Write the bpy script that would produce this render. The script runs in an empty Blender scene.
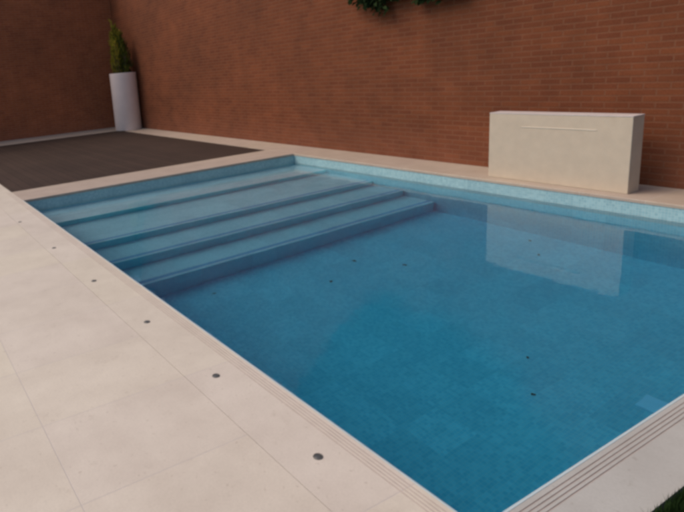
import bpy, bmesh, math, random
from mathutils import Vector, Matrix
random.seed(7)
R = math.radians
scn = bpy.context.scene
col = scn.collection

# ------------------------------------------------------------------ measures
PW, PL = 4.562, 7.003           # pool: short side, long side
WO = 0.624                     # strip between pool and back wall
LO = 9.73                    # left wall
RC = 0.786                     # strip between pool and dark terrace
CW, CR = 0.33, 0.247            # coping width, near and right sides
WL = -0.157                    # water level
FL = -1.44                     # pool floor
WH = 4.85; BH = 5.1                      # wall height

# ------------------------------------------------------------------ helpers
def new_mat(name):
    m = bpy.data.materials.new(name); m.use_nodes = True
    nt = m.node_tree; nt.nodes.clear()
    out = nt.nodes.new('ShaderNodeOutputMaterial')
    return m, nt, out

def N(nt, t, **kw):
    n = nt.nodes.new(t)
    for k, v in kw.items():
        if k == 'ins':
            for a, b in v.items(): n.inputs[a].default_value = b
        else: setattr(n, k, v)
    return n

def L(nt, a, b): nt.links.new(a, b)

def ramp(nt, fac, stops):
    r = N(nt, 'ShaderNodeValToRGB')
    e = r.color_ramp.elements
    while len(e) < len(stops): e.new(0.5)
    for i, (p, c) in enumerate(stops):
        e[i].position = p; e[i].color = (c[0], c[1], c[2], 1)
    L(nt, fac, r.inputs[0]); return r.outputs[0]

def noise(nt, vec, scale, detail=4, rough=.55):
    n = N(nt, 'ShaderNodeTexNoise'); n.inputs['Scale'].default_value = scale
    n.inputs['Detail'].default_value = detail; n.inputs['Roughness'].default_value = rough
    L(nt, vec, n.inputs['Vector']); return n.outputs['Fac']

def mix(nt, kind, fac, a, b):
    m = N(nt, 'ShaderNodeMix', data_type='RGBA', blend_type=kind)
    for sock, v in ((m.inputs[0], fac), (m.inputs[6], a), (m.inputs[7], b)):
        if hasattr(v, 'is_linked'): L(nt, v, sock)
        elif isinstance(v, (int, float)): sock.default_value = v
        else: sock.default_value = (v[0], v[1], v[2], 1)
    return m.outputs[2]

def math_(nt, op, a, b=None):
    m = N(nt, 'ShaderNodeMath', operation=op)
    for s, v in zip(m.inputs, (a, b)):
        if v is None: continue
        if hasattr(v, 'is_linked'): L(nt, v, s)
        else: s.default_value = v
    return m.outputs[0]

def bump(nt, h, strength, dist):
    b = N(nt, 'ShaderNodeBump'); b.inputs['Strength'].default_value = strength
    b.inputs['Distance'].default_value = dist; L(nt, h, b.inputs['Height']); return b.outputs[0]

def principled(nt, out, colour, rough=.6, normal=None, spec=.4):
    p = N(nt, 'ShaderNodeBsdfPrincipled')
    if hasattr(colour, 'is_linked'): L(nt, colour, p.inputs['Base Color'])
    else: p.inputs['Base Color'].default_value = (*colour, 1)
    if hasattr(rough, 'is_linked'): L(nt, rough, p.inputs['Roughness'])
    else: p.inputs['Roughness'].default_value = rough
    p.inputs['Specular IOR Level'].default_value = spec
    if normal is not None: L(nt, normal, p.inputs['Normal'])
    L(nt, p.outputs[0], out.inputs['Surface']); return p

def geo_pos(nt): return N(nt, 'ShaderNodeNewGeometry').outputs['Position']
def uv_pos(nt): return N(nt, 'ShaderNodeTexCoord').outputs['UV']
def obj_pos(nt): return N(nt, 'ShaderNodeTexCoord').outputs['Object']

# ------------------------------------------------------------------ materials
def mat_brick(name='red_brick', lum=1.0):
    m, nt, out = new_mat(name)
    uv = uv_pos(nt)
    b = N(nt, 'ShaderNodeTexBrick')
    b.offset = .5; b.squash = 1
    for k, v in {'Scale': 1, 'Mortar Size': .0085, 'Mortar Smooth': .2, 'Bias': -.1,
                 'Brick Width': .235, 'Row Height': .064}.items(): b.inputs[k].default_value = v
    b.inputs['Color1'].default_value = (.180 * lum, .057 * lum, .0225 * lum, 1)
    b.inputs['Color2'].default_value = (.142 * lum, .043 * lum, .0185 * lum, 1)
    b.inputs['Mortar'].default_value = (.184 * lum, .077 * lum, .040 * lum, 1)
    L(nt, uv, b.inputs['Vector'])
    big = noise(nt, uv, .55, 5, .6)
    med = noise(nt, uv, 3.2, 4)
    fine = noise(nt, uv, 60, 3)
    c = mix(nt, 'MULTIPLY', 1, b.outputs['Color'], ramp(nt, big, [(.3, (.78, .80, .84)), (.7, (1.18, 1.12, 1.08))]))
    c = mix(nt, 'MULTIPLY', 1, c, ramp(nt, med, [(.3, (.86, .86, .86)), (.7, (1.1, 1.1, 1.1))]))
    c = mix(nt, 'MULTIPLY', 1, c, ramp(nt, fine, [(.3, (.85, .85, .85)), (.7, (1.12, 1.12, 1.12))]))
    # faint pale efflorescence near the foot of the wall
    z = N(nt, 'ShaderNodeSeparateXYZ'); L(nt, geo_pos(nt), z.inputs[0])
    foot = ramp(nt, z.outputs[2], [(0, (1, 1, 1)), (.55, (0, 0, 0))])
    fm = math_(nt, 'MULTIPLY', math_(nt, 'MULTIPLY', foot, med), .34)
    c = mix(nt, 'MIX', fm, c, (.27, .125, .085))
    h = math_(nt, 'ADD', math_(nt, 'MULTIPLY', b.outputs['Fac'], -1), math_(nt, 'MULTIPLY', fine, .35))
    principled(nt, out, c, .9, bump(nt, h, .8, .007), .2)
    return m

def mat_stone(name, joints=None, tint=(1, 1, 1)):
    """pale honed stone; joints = (x0, dx, y0, dy, half width) draws slab joints in world metres"""
    m, nt, out = new_mat(name)
    P = geo_pos(nt)
    big = noise(nt, P, .45, 4); med = noise(nt, P, 3.5, 6, .65); fine = noise(nt, P, 95, 3)
    c = ramp(nt, med, [(.28, (.545 * tint[0], .475 * tint[1], .425 * tint[2])), (.72, (.640 * tint[0], .570 * tint[1], .515 * tint[2]))])
    c = mix(nt, 'MULTIPLY', 1, c, ramp(nt, big, [(.3, (.93, .92, .92)), (.7, (1.05, 1.05, 1.05))]))
    c = mix(nt, 'MULTIPLY', 1, c, ramp(nt, fine, [(.3, (.955, .955, .955)), (.7, (1.03, 1.03, 1.03))]))
    pores = noise(nt, P, 38, 2, .5)
    c = mix(nt, 'MULTIPLY', 1, c, ramp(nt, pores, [(.26, (.86, .84, .82)), (.34, (1, 1, 1))]))
    spots = noise(nt, P, 6.5, 5, .75)
    c = mix(nt, 'MULTIPLY', 1, c, ramp(nt, spots, [(.30, (.90, .885, .87)), (.40, (1, 1, 1))]))
    h = math_(nt, 'MULTIPLY', fine, .25)
    if joints:
        x0, dx, y0, dy, hw = joints
        s = N(nt, 'ShaderNodeSeparateXYZ'); L(nt, P, s.inputs[0])
        def axis(v, o, d):
            t = math_(nt, 'DIVIDE', math_(nt, 'SUBTRACT', v, o), d)
            fr = math_(nt, 'FRACT', t)
            dist = math_(nt, 'MULTIPLY', math_(nt, 'MINIMUM', fr, math_(nt, 'SUBTRACT', 1, fr)), d)
            return dist, math_(nt, 'FLOOR', t)
        dxx, ix = axis(s.outputs[0], x0, dx)
        if dy: dyy, iy = axis(s.outputs[1], y0, dy); dist = math_(nt, 'MINIMUM', dxx, dyy)
        else: dist, iy = dxx, ix
        cell = N(nt, 'ShaderNodeCombineXYZ'); L(nt, ix, cell.inputs[0]); L(nt, iy, cell.inputs[1])
        wn = N(nt, 'ShaderNodeTexWhiteNoise', noise_dimensions='3D'); L(nt, cell.outputs[0], wn.inputs['Vector'])
        c = mix(nt, 'MULTIPLY', 1, c, ramp(nt, wn.outputs['Value'], [(0, (.972, .972, .968)), (1, (.995, 1.005, .95))]))
        mr = N(nt, 'ShaderNodeMapRange', clamp=True)
        L(nt, dist, mr.inputs[0]); mr.inputs[1].default_value = hw * .6; mr.inputs[2].default_value = hw * 1.5
        c = mix(nt, 'MIX', mr.outputs[0], (.49, .44, .395), c)
        h = math_(nt, 'ADD', h, mr.outputs[0])
    principled(nt, out, c, .62, bump(nt, h, .35, .002), .3)
    return m

def mat_mosaic(name, c1, c2, grout, size=.026, spread=1.0):
    m, nt, out = new_mat(name)
    uv = uv_pos(nt)
    b = N(nt, 'ShaderNodeTexBrick'); b.offset = 0; b.squash = 1
    for k, v in {'Scale': 1, 'Mortar Size': .0016, 'Mortar Smooth': .3, 'Bias': 0,
                 'Brick Width': size, 'Row Height': size}.items(): b.inputs[k].default_value = v
    b.inputs['Color1'].default_value = (*c1, 1); b.inputs['Color2'].default_value = (*c2, 1)
    b.inputs['Mortar'].default_value = (*grout, 1)
    L(nt, uv, b.inputs['Vector'])
    # mosaic sheets of 12x12 tiles differ a little
    b2 = N(nt, 'ShaderNodeTexBrick'); b2.offset = 0
    for k, v in {'Scale': 1, 'Mortar Size': 0, 'Brick Width': size * 12, 'Row Height': size * 12}.items(): b2.inputs[k].default_value = v
    b2.inputs['Color1'].default_value = (.93, .94, .95, 1); b2.inputs['Color2'].default_value = (1.06, 1.05, 1.04, 1)
    L(nt, uv, b2.inputs['Vector'])
    c = mix(nt, 'MULTIPLY', 1, b.outputs['Color'], b2.outputs['Color'])
    c = mix(nt, 'MULTIPLY', 1, c, ramp(nt, noise(nt, geo_pos(nt), 1.1, 5, .65), [(.3, (.95, .965, .97)), (.7, (1.03, 1.025, 1.02))]))
    c = mix(nt, 'MULTIPLY', 1, c, ramp(nt, noise(nt, geo_pos(nt), 9, 4, .6), [(.3, (.965, .97, .97)), (.7, (1.025, 1.025, 1.025))]))
    principled(nt, out, c, .25, None, .5)
    return m

def mat_water():
    m, nt, out = new_mat('pool_water')
    g = N(nt, 'ShaderNodeBsdfGlass'); g.inputs['IOR'].default_value = 1.333; g.inputs['Roughness'].default_value = 0
    g.inputs['Color'].default_value = (1, 1, 1, 1)
    P = geo_pos(nt)
    h = math_(nt, 'ADD', noise(nt, P, 1.6, 2), math_(nt, 'MULTIPLY', noise(nt, P, 6.5, 2), .16))
    L(nt, bump(nt, h, .5, .008), g.inputs['Normal'])
    L(nt, g.outputs[0], out.inputs['Surface'])
    v = N(nt, 'ShaderNodeVolumeAbsorption')
    v.inputs['Color'].default_value = (.40, .80, .885, 1); v.inputs['Density'].default_value = 1.0
    L(nt, v.outputs[0], out.inputs['Volume'])
    return m

def mat_simple(name, c, rough=.5, spec=.4, metal=0, var=.08, scale=14, bmp=0):
    m, nt, out = new_mat(name)
    P = obj_pos(nt)
    n = noise(nt, P, scale, 4)
    cc = ramp(nt, n, [(.3, tuple(x * (1 - var) for x in c)), (.7, tuple(x * (1 + var) for x in c))])
    p = principled(nt, out, cc, rough, bump(nt, n, bmp, .004) if bmp else None, spec)
    p.inputs['Metallic'].default_value = metal
    return m

def mat_leaf(name, lo, hi, scale=2.5):
    m, nt, out = new_mat(name)
    P = geo_pos(nt)
    n = noise(nt, P, scale, 3); n2 = noise(nt, P, 31, 2)
    c = ramp(nt, math_(nt, 'ADD', math_(nt, 'MULTIPLY', n, .6), math_(nt, 'MULTIPLY', n2, .4)), [(.3, lo), (.68, hi)])
    d = N(nt, 'ShaderNodeBsdfDiffuse'); L(nt, c, d.inputs[0])
    t = N(nt, 'ShaderNodeBsdfTranslucent'); L(nt, c, t.inputs[0])
    ms = N(nt, 'ShaderNodeMixShader'); ms.inputs[0].default_value = .25
    L(nt, d.outputs[0], ms.inputs[1]); L(nt, t.outputs[0], ms.inputs[2]); L(nt, ms.outputs[0], out.inputs['Surface'])
    return m

def mat_planks():
    m, nt, out = new_mat('dark_brown_decking')
    P = geo_pos(nt)
    s = N(nt, 'ShaderNodeSeparateXYZ'); L(nt, P, s.inputs[0])
    t = math_(nt, 'DIVIDE', s.outputs[1], .145)
    fr = math_(nt, 'FRACT', t); fl = math_(nt, 'FLOOR', t)
    wn = N(nt, 'ShaderNodeTexWhiteNoise', noise_dimensions='1D'); L(nt, fl, wn.inputs['W'])
    mp = N(nt, 'ShaderNodeMapping'); mp.inputs['Scale'].default_value = (1.2, 22, 1); L(nt, P, mp.inputs[0])
    g = noise(nt, mp.outputs[0], 2.2, 6, .65)
    c = ramp(nt, g, [(.25, (.048, .032, .024)), (.75, (.062, .042, .032))])
    c = mix(nt, 'MULTIPLY', 1, c, ramp(nt, wn.outputs['Value'], [(0, (.91, .91, .91)), (1, (1.08, 1.06, 1.06))]))
    c = mix(nt, 'MULTIPLY', 1, c, ramp(nt, noise(nt, P, .7, 4), [(.3, (.85, .85, .87)), (.7, (1.12, 1.12, 1.1))]))
    gap = math_(nt, 'MINIMUM', fr, math_(nt, 'SUBTRACT', 1, fr))
    mr = N(nt, 'ShaderNodeMapRange', clamp=True); L(nt, gap, mr.inputs[0]); mr.inputs[1].default_value = .012; mr.inputs[2].default_value = .035
    c = mix(nt, 'MIX', mr.outputs[0], (.022, .016, .013), c)
    principled(nt, out, c, .8, bump(nt, mr.outputs[0], .4, .004), .12)
    return m

M = {}
M['brick'] = mat_brick()
M['brick_fill_lift'] = mat_brick('red_brick_fill_lift', 2.0)  # left wall brick brightened in colour in place of missing fill light
M['brick_cap'] = mat_stone('wall_capping', None, (.62, .6, .58))
M['slab'] = mat_stone('deck_slabs', (6.147, .592, -PW - CW, .72, .0017), (1.0, 1.01, .945))
M['coping'] = mat_stone('coping_stone', (6.147 + .592, 1.184, 0, 0, .0018), (.995, 1.005, .95))
M['coping_shaded'] = mat_stone('coping_stone_shade_tint', (0, 50, -3.1, 1.31, .0018), (.72, .80, .825))  # right coping greyed and cooled in colour to imitate shade there
M['lip_light'] = mat_simple('lip_highlight', (.47, .56, .575), .35, .5, 0, .05, 4)  # sky highlight on the pool lip, painted as a pale colour
M['strip'] = mat_stone('strip_stone', (0, .592, 0, 0, .0018), (.72, .665, .60))
M['groove'] = mat_simple('shaded_groove', (.45, .385, .34), .9, .1)  # groove shade put into the colour, as light runs along the grooves
M['planks'] = mat_planks()
M['mosaic'] = mat_mosaic('turquoise_mosaic', (.25, .68, .80), (.17, .55, .70), (.36, .66, .74))
M['mosaic_riser'] = mat_mosaic('riser_mosaic_fill_lift', (.15, .86, .90), (.12, .78, .86), (.24, .80, .86))  # riser colour brightened to offset shade and the red wall reflection
M['mosaic_step'] = mat_mosaic('blue_grey_mosaic', (.47, .66, .73), (.40, .59, .67), (.47, .64, .71))
M['mosaic_pale'] = mat_mosaic('pale_blue_mosaic', (.34, .54, .56), (.25, .44, .48), (.42, .55, .56))
M['mosaic_edge'] = mat_mosaic('dark_blue_mosaic', (.15, .34, .56), (.19, .40, .62), (.30, .48, .58))
M['water'] = mat_water()
M['box'] = mat_simple('cream_render', (.53, .443, .335), .8, .2, 0, .05, 9, .08)
M['box_top'] = mat_simple('pale_slab', (.52, .46, .43), .7, .25, 0, .05, 12)
M['steel'] = mat_simple('brushed_lip', (.70, .62, .50), .5, .5, 0, .04)
M['pot'] = mat_simple('white_pot_glaze', (.86, .74, .69), .5, .4, 0, .04, 3)
M['soil'] = mat_simple('dark_soil', (.035, .026, .02), .95, .1, 0, .3, 40, .5)
M['plant'] = mat_leaf('yellow_green_foliage', (.11, .115, .016), (.42, .36, .05), 3)
M['plant_dark'] = mat_leaf('green_foliage', (.032, .050, .012), (.14, .17, .03), 3)
M['ivy'] = mat_leaf('dark_ivy', (.010, .020, .010), (.045, .070, .026), 2)
M['bark'] = mat_simple('bark', (.10, .07, .045), .9, .1, 0, .3, 30, .5)
M['grass'] = mat_leaf('lawn_blades', (.012, .028, .010), (.045, .085, .024), 4)
M['earth'] = mat_simple('lawn_soil', (.022, .030, .014), .95, .1, 0, .3, 3)
M['lamp_glass'] = mat_simple('spot_glass', (.075, .075, .070), .35, .5, 0, .1)
M['lamp_rim'] = mat_simple('spot_rim', (.11, .105, .095), .5, .4, 0, .1)
M['dead_leaf'] = mat_simple('wet_leaf', (.055, .065, .055), .6, .3, 0, .2)
M['drain'] = mat_simple('drain_plastic', (.42, .72, .88), .5, .4, 0, .03)

# ------------------------------------------------------------------ mesh helpers
def link(name, bm, mat, parent=None, smooth=False):
    # box-projected UVs in metres
    uvl = bm.loops.layers.uv.verify()
    bm.normal_update()
    for f in bm.faces:
        n = f.normal
        ax = max(range(3), key=lambda i: abs(n[i]))
        for lp in f.loops:
            p = lp.vert.co
            lp[uvl].uv = ((p.y, p.z) if ax == 0 else (p.x, p.z) if ax == 1 else (p.x, p.y))
        f.smooth = smooth
    me = bpy.data.meshes.new(name); bm.to_mesh(me); bm.free()
    o = bpy.data.objects.new(name, me); col.objects.link(o)
    for mm in (mat if isinstance(mat, (list, tuple)) else [mat]): me.materials.append(mm)
    if parent: o.parent = parent
    return o

def box(bm, x0, x1, y0, y1, z0, z1, bev=0):
    r = bmesh.ops.create_cube(bm, size=1)
    vs = r['verts']
    for v in vs:
        v.co = Vector((x0 + (v.co.x + .5) * (x1 - x0), y0 + (v.co.y + .5) * (y1 - y0), z0 + (v.co.z + .5) * (z1 - z0)))
    if bev:
        es = list({e for v in vs for e in v.link_edges})
        bmesh.ops.bevel(bm, geom=es, offset=bev, segments=2, affect='EDGES', profile=.5)

def prism(bm, prof, a, b, axis):
    """extrude a closed 2-D profile; axis 'x': prof=(y,z) from x=a to b; axis 'y': prof=(x,z)"""
    def P(t, p): return Vector((t, p[0], p[1])) if axis == 'x' else Vector((p[0], t, p[1]))
    A = [bm.verts.new(P(a, p)) for p in prof]; B = [bm.verts.new(P(b, p)) for p in prof]
    n = len(prof)
    for i in range(n): bm.faces.new((A[i], A[(i + 1) % n], B[(i + 1) % n], B[i]))
    bm.faces.new(A[::-1]); bm.faces.new(B)
    bmesh.ops.recalc_face_normals(bm, faces=bm.faces)

def lathe(bm, prof, cx=0, cy=0, seg=48):
    rings = []
    for r, z in prof:
        if r < 1e-5: rings.append([bm.verts.new((cx, cy, z))])
        else: rings.append([bm.verts.new((cx + r * math.cos(2 * math.pi * k / seg), cy + r * math.sin(2 * math.pi * k / seg), z)) for k in range(seg)])
    for a, b in zip(rings, rings[1:]):
        for k in range(seg):
            k2 = (k + 1) % seg
            if len(a) == 1 and len(b) == 1: continue
            if len(a) == 1: bm.faces.new((a[0], b[k], b[k2]))
            elif len(b) == 1: bm.faces.new((a[k], b[0], a[k2])) if False else bm.faces.new((a[k2], a[k], b[0]))
            else: bm.faces.new((a[k], b[k], b[k2], a[k2]))
    bmesh.ops.recalc_face_normals(bm, faces=bm.faces)

def struct(name, bm, mat):
    o = link(name, bm, mat); o['kind'] = 'structure'; return o

def empty(name, label, cat, loc=(0, 0, 0), group=None):
    o = bpy.data.objects.new(name, None); col.objects.link(o); o.location = loc
    o['label'] = label; o['category'] = cat
    if group: o['group'] = group
    return o

def child(name, bm, mat, parent, smooth=False):
    """mesh written in world metres, parented to an Empty at its location"""
    bmesh.ops.translate(bm, verts=bm.verts, vec=-parent.location)
    off = parent.location.copy()
    o = link(name, bm, mat, parent, smooth)
    uv = o.data.uv_layers[0].data
    return o

def leaf(bm, p, d, length, width, up=None, fold=0.25):
    """a small folded pointed leaf from p along d"""
    d = d.normalized(); up = up or Vector((random.uniform(-1, 1), random.uniform(-1, 1), random.uniform(-1, 1)))
    s = d.cross(up)
    if s.length < 1e-3: s = d.cross(Vector((1, 0, 0)))
    s.normalize(); n = s.cross(d)
    a = bm.verts.new(p); e = bm.verts.new(p + d * length)
    m = p + d * length * .45
    l = bm.verts.new(m + s * width * .5 + n * width * fold); r = bm.verts.new(m - s * width * .5 + n * width * fold)
    bm.faces.new((a, l, e)); bm.faces.new((a, e, r))

def tube(bm, pts, rads, seg=7):
    rings = []
    for i, p in enumerate(pts):
        t = (pts[min(i + 1, len(pts) - 1)] - pts[max(i - 1, 0)]).normalized()
        s = t.cross(Vector((.31, .77, .2))).normalized(); u = t.cross(s)
        rings.append([bm.verts.new(p + (s * math.cos(2 * math.pi * k / seg) + u * math.sin(2 * math.pi * k / seg)) * rads[i]) for k in range(seg)])
    for a, b in zip(rings, rings[1:]):
        for k in range(seg): bm.faces.new((a[k], a[(k + 1) % seg], b[(k + 1) % seg], b[k]))

# ------------------------------------------------------------------ setting
EX = 30.0
bm = bmesh.new()                                   # ground ring around the pool pit, out to the horizon
def sheet(bm, x0, x1, y0, y1, z): bm.faces.new([bm.verts.new(v) for v in ((x0, y0, z), (x1, y0, z), (x1, y1, z), (x0, y1, z))])
a0, a1, b0, b1 = -.25, PL + .25, -PW - .25, .25
G = -.14
for r in ((-400, a0, -400, 400), (a1, 400, -400, 400), (a0, a1, -400, b0), (a0, a1, b1, 400)): sheet(bm, *r, G)
struct('ground', bm, M['earth'])

bm = bmesh.new(); box(bm, -LO, PL + CR, -14, -PW - CW - .0015, G + .004, 0)
struct('pool_deck', bm, M['slab'])
bm = bmesh.new(); box(bm, -LO + 1.35, -RC - .001, -PW - CW + .0005, -PW, G + .005, 0)
struct('deck_edge_strip', bm, M['coping'])

bm = bmesh.new()
box(bm, -LO + 1.35, -RC - .002, -PW + .001, -.019, G + .006, -.008)
struct('dark_terrace', bm, M['planks'])

bm = bmesh.new(); box(bm, -LO, -LO + 1.348, -PW - CW, -.02, G + .004, -.001, .003)
struct('wall_strip', bm, M['strip'])
bm = bmesh.new(); box(bm, -LO, -RC - .002, -.018, WO, G + .005, 0, .003)
struct('back_strip', bm, M['strip'])

bm = bmesh.new(); sheet(bm, PL + CR + .0, 40, -30, 20, -.045)
struct('lawn', bm, M['earth'])

# grass on the lawn corner beside the coping
bm = bmesh.new()
for i in range(26000):
    x = PL + CR + .012 + random.random() ** 1.4 * 1.1; y = random.uniform(-4.9, -2.6)
    h = random.uniform(.05, .085)
    d = Vector((random.gauss(0, .35), random.gauss(0, .35), 1))
    if x < PL + CR + .04: d.x = abs(d.x) * .4 - .05
    leaf(bm, Vector((x, y, -.05)), d, h * 1.25, random.uniform(.004, .008))
g = link('grass', bm, M['grass']); g['kind'] = 'stuff'; g['label'] = 'short dark green grass growing beside the right hand coping'; g['category'] = 'grass'

# ------------------------------------------------------------------ walls
wb = empty('brick_wall', 'long red brick wall running behind the pool and the cream box', 'wall', (0, WO, 0))
bm = bmesh.new(); box(bm, -LO - .3, 16, WO, WO + .3, G, BH); child('masonry', bm, M['brick'], wb)
bm = bmesh.new(); box(bm, -LO - .33, 16, WO - .03, WO + .33, BH, BH + .06, .004); child('capping', bm, M['brick_cap'], wb)
wl_ = empty('brick_wall', 'shaded dark brick wall at the left behind the dark brown terrace', 'wall', (-LO, 0, 0))
bm = bmesh.new(); box(bm, -LO - .3, -LO, -14, WO - .002, G, WH); child('masonry', bm, M['brick_fill_lift'], wl_)
bm = bmesh.new(); box(bm, -LO - .33, -LO + .03, -14, WO - .034, WH, WH + .06, .004); child('capping', bm, M['brick_cap'], wl_)

# ------------------------------------------------------------------ swimming pool
pool = empty('swimming_pool', 'rectangular blue mosaic swimming pool with submerged steps at its left end', 'swimming pool', (0, 0, 0))
T = .2
CZ = -.035                                          # underside of the coping slabs
bm = bmesh.new()                                    # open-topped tiled shell, one closed solid
def ring(x0, x1, y0, y1, z): return [bm.verts.new(v) for v in ((x0, y0, z), (x1, y0, z), (x1, y1, z), (x0, y1, z))]
it = ring(0, PL, -PW, 0, CZ); ib = ring(0, PL, -PW, 0, FL)
ot = ring(-T, PL + T, -PW - T, T, CZ); ob = ring(-T, PL + T, -PW - T, T, FL - T)
for k in range(4):
    j = (k + 1) % 4
    bm.faces.new((it[k], it[j], ib[j], ib[k])); bm.faces.new((ot[k], ob[k], ob[j], ot[j])); bm.faces.new((it[k], ot[k], ot[j], it[j]))
bm.faces.new(ib); bm.faces.new(ob[::-1])
bmesh.ops.recalc_face_normals(bm, faces=bm.faces)
child('basin', bm, M['mosaic'], pool)
bm = bmesh.new()                                    # band of paler tile around the waterline
TB = -.30
o_, i_ = [ring(a, PL - a, -PW + a, -a, z) for a, z in ((.0004, CZ - .0005), (.0004, TB))], [ring(.006, PL - .006, -PW + .006, -.006, z) for z in (CZ - .0005, TB)]
for k in range(4):
    j = (k + 1) % 4
    bm.faces.new((i_[0][k], i_[0][j], i_[1][j], i_[1][k])); bm.faces.new((o_[0][k], o_[1][k], o_[1][j], o_[0][j]))
    bm.faces.new((i_[0][k], o_[0][k], o_[0][j], i_[0][j])); bm.faces.new((i_[1][k], i_[1][j], o_[1][j], o_[1][k]))
bmesh.ops.recalc_face_normals(bm, faces=bm.faces)
child('waterline_tile', bm, M['mosaic_pale'], pool)

steps = [(.83, .20), (1.85, .42), (2.43, .65), (2.94, .90)]
for i, (xe, d) in enumerate(steps):
    z1 = WL - d
    x0 = .008 if i == 0 else steps[i - 1][0]
    bm = bmesh.new(); box(bm, x0 + .0005, xe, -PW + .0085, -.0085, FL + .0005 + .0002 * i, z1)
    st = child('step', bm, [M['mosaic_step'], M['mosaic_riser']], pool)
    for f_ in st.data.polygons:
        if f_.normal.x > .5: f_.material_index = 1
    if i:
        bm = bmesh.new(); box(bm, xe - .10, xe - .045, -PW + .010, -.010, z1 - .01, z1 + .003); child('nosing_line', bm, M['mosaic_edge'], st)

# coping: near and right slabs with three saw-cut grooves and a rounded lip
def lip_profile(sign, e):
    return [(e + sign * a, z) for a, z in ((-.0005, CZ + .002), (-.0165, CZ + .002), (-.0165, -.012), (-.0145, -.005), (-.010, -.0005), (-.005, .0012), (-.0005, .0012))]
def groove_faces(o):
    for f_ in o.data.polygons:
        zs = [o.data.vertices[v].co.z for v in f_.vertices]
        if len(zs) == 4 and min(zs) > -.0045 and min(zs) < -.001: f_.material_index = 1
def coping_profile(sign, e, w, lip=.0):
    """e = pool edge coordinate, sign = direction away from the pool"""
    p = [(0, CZ + .001), (0, 0)]
    for gx in (.018, .034, .050, .066):
        p += [(gx, 0), (gx + .001, -.0032), (gx + .0048, -.0032), (gx + .0058, 0)]
    p += [(w, 0), (w, CZ + .001)]
    return [(e + sign * a, z) for a, z in p]
def plain_profile(sign, e, w, lip=.012):
    p = [(0, CZ + .001), (-lip, CZ + .001), (-lip, -.010), (-lip * .75, -.003), (-lip * .3, 0), (w, 0), (w, CZ + .001)]
    return [(e + sign * a, z) for a, z in p]
bm = bmesh.new(); prism(bm, coping_profile(-1, -PW, CW), -RC, PL, 'x'); cp = child('coping', bm, [M['coping'], M['groove']], pool); groove_faces(cp)
bm = bmesh.new(); prism(bm, lip_profile(-1, -PW), -.012, PL + .0165, 'x'); child('lip_highlight_strip', bm, M['lip_light'], cp)  # added strip that carries the painted lip highlight
bm = bmesh.new(); prism(bm, coping_profile(1, PL, CR), -PW - CW, -.012, 'y'); cp = child('coping', bm, [M['coping_shaded'], M['groove']], pool); groove_faces(cp)
bm = bmesh.new(); prism(bm, lip_profile(1, PL), -PW + .0165, -.012, 'y'); child('lip_highlight_strip', bm, M['lip_light'], cp)
bm = bmesh.new(); prism(bm, plain_profile(1, 0, WO - .001), -RC, 12, 'x'); child('coping', bm, M['strip'], pool)
bm = bmesh.new(); prism(bm, plain_profile(-1, 0, RC), -PW + .0005, -.0185, 'y'); child('coping', bm, M['strip'], pool)

# the water: a closed body, its sides lying inside the tiled shell
bm = bmesh.new(); box(bm, -.02, PL + .02, -PW - .02, .02, FL - .02, WL)
struct('water', bm, M['water'])

# pale drain cover and leaves lying on the pool floor
dr = empty('drain_cover', 'pale square drain cover under water close to the right hand coping', 'drain', (6.43, -2.12, FL))
bm = bmesh.new(); box(bm, 6.355, 6.505, -2.195, -2.045, FL + .001, FL + .02, .006); child('plate', bm, M['drain'], dr)

def fallen_leaf(x, y, z, s):
    bm = bmesh.new(); a = random.uniform(0, 6.28)
    n = 9; c = bm.verts.new((0, 0, .012)); vs = []
    for k in range(n):
        t = 2 * math.pi * k / n; r = s * (.5 if k % 2 else .38) * random.uniform(.8, 1.2)
        vs.append(bm.verts.new((r * math.cos(t) * 1.3, r * math.sin(t) * .8, random.uniform(.002, .012))))
    for k in range(n): bm.faces.new((c, vs[k], vs[(k + 1) % n]))
    o = link('fallen_leaf', bm, M['dead_leaf']); o.location = (x, y, z); o.rotation_euler.z = a
    o['category'] = 'leaf'; return o
for x, y, s, lab in [
    (3.22, -3.46, .036, 'small dark leaf on the pool floor just off the lowest step, by the left coping'),
    (3.74, -2.41, .042, 'small dark leaf on the pool floor, nearest the camera of three off the lowest step'),
    (3.51, -1.90, .042, 'small dark leaf on the pool floor, middle of three off the lowest step'),
    (3.94, -1.60, .042, 'small dark leaf on the pool floor, rightmost of three off the lowest step'),
    (4.37, -.22, .036, 'tiny dark leaf on the pool floor in the reflection of the cream box, farther one'),
    (4.65, -.50, .036, 'tiny dark leaf on the pool floor in the reflection of the cream box, nearer one'),
    (5.92, -2.55, .032, 'small black leaf alone on the open pool floor, right of centre'),
    (5.65, -2.20, .026, 'tiny faint leaf on the pool floor beyond the lone black leaf')]:
    o = fallen_leaf(x, y, FL + .002, s); o['label'] = lab; o['group'] = 'leaves lying on the pool floor'

# ------------------------------------------------------------------ deck lights
def spot(x, y):
    t = empty('deck_light', '', 'light', (x, y, 0), 'recessed lights in the deck along the coping')
    bm = bmesh.new(); lathe(bm, [(.0145, .0005), (.0145, .0035), (.016, .004), (.0185, .0034), (.020, .0005)], x, y, 28); child('rim', bm, M['lamp_rim'], t, True)
    bm = bmesh.new(); lathe(bm, [(0, .0032), (.009, .0031), (.0143, .0024), (.0143, .0004)], x, y, 28); child('lens', bm, M['lamp_glass'], t, True)
    return t
labels = ['deck light farthest away, beside the left corner of the pool', 'second farthest deck light from the camera along the left coping',
          'deck light level with the lowest pool step, third farthest away', 'third nearest deck light to the camera along the left coping',
          'deck light second nearest the camera, just past a slab joint', 'deck light nearest the camera, lowest in the photo']
for (x, y), lb in zip([(1.299, -4.857), (2.673, -4.82), (3.831, -4.808), (4.807, -4.781), (5.647, -4.761), (6.427, -4.747)], labels):
    spot(x, y)['label'] = 'round dark ' + lb

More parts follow.
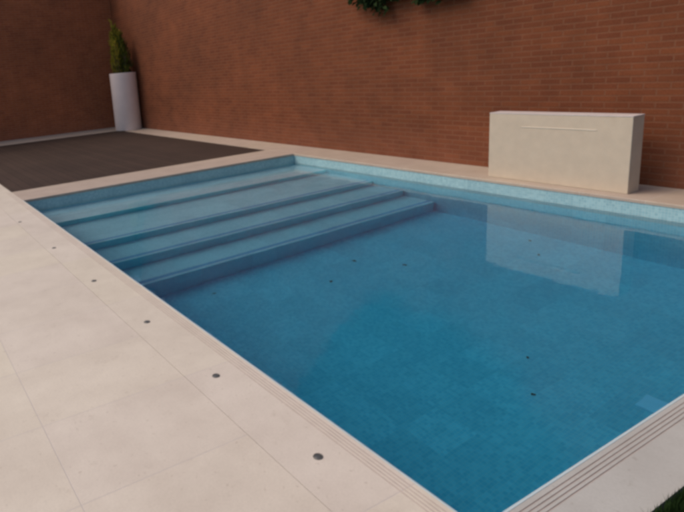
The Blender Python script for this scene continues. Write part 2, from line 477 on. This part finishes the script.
# ------------------------------------------------------------------ cream water-spout box
BX0, BX1, BY, BD, BZ = 3.605, 5.105, .135, .20, .752
bt = empty('waterfall_box', 'cream rendered slab with a slot spout standing between pool and brick wall', 'water feature', ((BX0 + BX1) / 2, .24, 0))
bm = bmesh.new(); box(bm, BX0, BX1, BY, BY + BD, .0005, BZ - .012, .005); child('body', bm, M['box'], bt)
bm = bmesh.new(); box(bm, BX0 - .002, BX1 + .002, BY - .002, BY + BD + .002, BZ - .0118, BZ, .004); child('top_slab', bm, M['box_top'], bt)
bm = bmesh.new(); box(bm, 4.0, 4.79, BY - .005, BY - .0005, BZ - .151, BZ - .144, .002); child('spout_lip', bm, M['steel'], bt)

# ------------------------------------------------------------------ planter and plant
px, py, PR0, PR1, PH = -8.27, .225, .385, .385, 1.63
pt = empty('planter', 'tall white round planter standing in the corner where the brick walls meet', 'planter', (px, py, 0))
bm = bmesh.new(); lathe(bm, [(0, .002), (PR0 - .01, .002), (PR0, .012), (PR1 - .003, PH - .02), (PR1, PH - .01), (PR1, PH), (PR1 - .035, PH), (PR1 - .045, PH - .10), (PR1 - .046, PH - .2)], px, py, 64)
child('pot', bm, M['pot'], pt, True)
bm = bmesh.new(); lathe(bm, [(PR1 - .047, PH - .09), (.2, PH - .07), (0, PH - .065)], px, py, 32); child('soil', bm, M['soil'], pt, True)

pl = empty('potted_shrub', 'narrow yellow green shrub leaning left out of the white planter', 'shrub', (px, py, PH - .065))
Lx = Vector((-.55, .83, 0)).normalized()              # picture-left along the walls' corner
Lx = Vector((-math.cos(.98), -math.sin(.98), 0)) * -1
right = Vector((math.cos(-.9818), -math.sin(-.9818), 0))   # camera right in plan
bmy, bmd, bms = bmesh.new(), bmesh.new(), bmesh.new()
for s in range(46):
    a = random.uniform(0, 6.28); r0 = random.random() ** .5 * .27
    base = Vector((px + r0 * math.cos(a), py + r0 * math.sin(a), PH - .08))
    top = random.uniform(.5, 1.0) * 1.60 * (1 - .8 * r0)
    lean = -.13 * (top / 1.6) ** 1.5
    pts = []
    for k in range(8):
        t = k / 7
        w = 1 + .5 * math.sin(t * 2.6)
        pts.append(Vector((px + r0 * math.cos(a) * w * (1 - .55 * t), py + r0 * math.sin(a) * w * (1 - .55 * t), PH - .08 + top * t)) + right * (lean * t * t * 1.2))
    tube(bms, pts, [.012 * (1 - .8 * k / 7) + .002 for k in range(8)], 5)
    for k in range(64):
        t = random.uniform(.02, 1.0); i = min(int(t * 7), 6); f = t * 7 - i
        p = pts[i].lerp(pts[i + 1], f)
        az = random.uniform(0, 6.28)
        d = Vector((math.cos(az) * .55, math.sin(az) * .55, random.uniform(.35, 1.2)))
        side = (p - Vector((px, py, p.z))).dot(right)
        b_ = bmy if (side < random.gauss(-.01, .10)) else bmd
        leaf(b_, p, d, random.uniform(.09, .19), random.uniform(.018, .034))
for nm, b_, mm in (('yellow_foliage', bmy, M['plant']), ('green_foliage', bmd, M['plant_dark']), ('stems', bms, M['bark'])): child(nm, b_, mm, pl)

# ------------------------------------------------------------------ climbing plant over the top of the back wall
iv = empty('climbing_plant', 'dark leafy climber spilling down over the top of the brick wall', 'climber', (1.6, WO, BH + .06))
prof = [(-1.2, 5.1), (-.5, 4.2), (.2, 3.2), (.72, 2.62), (.86, 2.33), (1.05, 2.20), (1.36, 2.11), (1.62, 2.05), (1.80, 2.07), (1.98, 2.13), (2.1, 2.17), (2.3, 2.06), (2.46, 2.13), (2.77, 2.07), (2.99, 2.24), (3.52, 2.45), (4.05, 2.95), (4.67, 3.75), (5.29, 4.85), (6, 5.1)]
def bottom(x):
    for (xa, za), (xb, zb) in zip(prof, prof[1:]):
        if xa <= x <= xb: return za + (zb - za) * (x - xa) / (xb - xa)
    return 3.6
bl, bs = bmesh.new(), bmesh.new()
for s in range(230):
    x = random.uniform(-.9, 5.2); zb = bottom(x) + .05 + abs(random.gauss(0, .10))
    zt = BH + .09 + random.uniform(0, .1)
    pts = [Vector((x + random.gauss(0, .1), WO + .18, zt - .05)), Vector((x, WO + random.uniform(-.06, -.02), zt + .02))]
    n = 10
    for k in range(1, n + 1):
        t = k / n
        pts.append(Vector((x + math.sin(t * 3 + s) * .06, WO - .05 - .05 * math.sin(t * 3.0) - random.uniform(0, .03), zt + (zb - zt) * t)))
    tube(bs, pts, [.009] * 2 + [.007 * (1 - .75 * k / n) + .001 for k in range(1, n + 1)], 5)
    nl = int(22 + 34 * (zt - zb))
    for k in range(nl):
        t = random.random(); j = 1 + t * (len(pts) - 2); i = min(int(j), len(pts) - 2)
        p = pts[i].lerp(pts[i + 1], j - i) + Vector((random.gauss(0, .05), -abs(random.gauss(0, .045)), random.gauss(0, .02)))
        d = Vector((random.gauss(0, .6), -random.uniform(.1, .8), random.uniform(-1, .2)))
        leaf(bl, p, d, random.uniform(.07, .12), random.uniform(.05, .085), Vector((0, -1, .5)) + Vector((random.gauss(0, .4), 0, random.gauss(0, .4))))
for k in range(6000):                                   # mound standing on the capping
    x = random.uniform(-.9, 5.4); hgt = .1 + .7 * max(0, math.sin(max(0, x + .95) / 6.4 * math.pi)) ** .6 * (.75 + .25 * math.sin(x * 2.3) + .15 * math.sin(x * 5.1 + 1))
    z = BH + .06 + hgt * random.random() ** .8
    p = Vector((x, WO + .16 + random.gauss(0, .16), z))
    leaf(bl, p, Vector((random.gauss(0, 1), random.gauss(-.2, 1), random.gauss(0, .7))), random.uniform(.08, .14), random.uniform(.05, .09))
child('leaves', bl, M['ivy'], iv); child('stems', bs, M['bark'], iv)

# ------------------------------------------------------------------ camera
cam = bpy.data.cameras.new('camera'); co = bpy.data.objects.new('camera', cam); col.objects.link(co)
cx, cy, cz, yaw, pitch, roll, f = 8.025867, -5.981033, 1.5, -1.085799, -0.227069, -0.085526, 583.679631
fw = Vector((math.cos(pitch) * math.sin(yaw), math.cos(pitch) * math.cos(yaw), math.sin(pitch)))
r = Vector((math.cos(yaw), -math.sin(yaw), 0)); u = r.cross(fw)
r2 = math.cos(roll) * r + math.sin(roll) * u; u2 = -math.sin(roll) * r + math.cos(roll) * u
mw = Matrix((( r2.x, u2.x, -fw.x, cx), (r2.y, u2.y, -fw.y, cy), (r2.z, u2.z, -fw.z, cz), (0, 0, 0, 1)))
co.matrix_world = mw
cam.sensor_width = 36; cam.lens = 36 * f / 684; cam.shift_x = 0.19688; cam.shift_y = -0.07367; cam.clip_start = .05; cam.clip_end = 2000
scn.camera = co

# ------------------------------------------------------------------ light
SUN_EL, SUN_AZ = R(50), R(215)                        # azimuth clockwise from +y: the light comes from the left and from behind
w = bpy.data.worlds.new('World'); scn.world = w; w.use_nodes = True
nt = w.node_tree; bg = nt.nodes['Background']
sky = nt.nodes.new('ShaderNodeTexSky'); sky.sky_type = 'NISHITA'; sky.sun_disc = False
sky.sun_elevation = SUN_EL; sky.sun_rotation = SUN_AZ; sky.altitude = 100; sky.air_density = 1.0; sky.dust_density = 3.5; sky.ozone_density = .8
nt.links.new(sky.outputs[0], bg.inputs[0]); bg.inputs[1].default_value = .15
sl = bpy.data.lights.new('sun', 'SUN'); sl.energy = 1.6; sl.angle = R(42); sl.color = (1, .80, .66)
so = bpy.data.objects.new('sun', sl); col.objects.link(so)
sd = Vector((math.sin(SUN_AZ) * math.cos(SUN_EL), math.cos(SUN_AZ) * math.cos(SUN_EL), math.sin(SUN_EL)))
so.rotation_euler = sd.to_track_quat('Z', 'Y').to_euler(); so.location = sd * 20

# ------------------------------------------------------------------ render settings
scn.view_settings.view_transform = 'Standard'; scn.view_settings.look = 'None'; scn.view_settings.exposure = 0
scn.cycles.max_bounces = 14; scn.cycles.transmission_bounces = 12; scn.cycles.diffuse_bounces = 4
scn.cycles.filter_width = 3.4
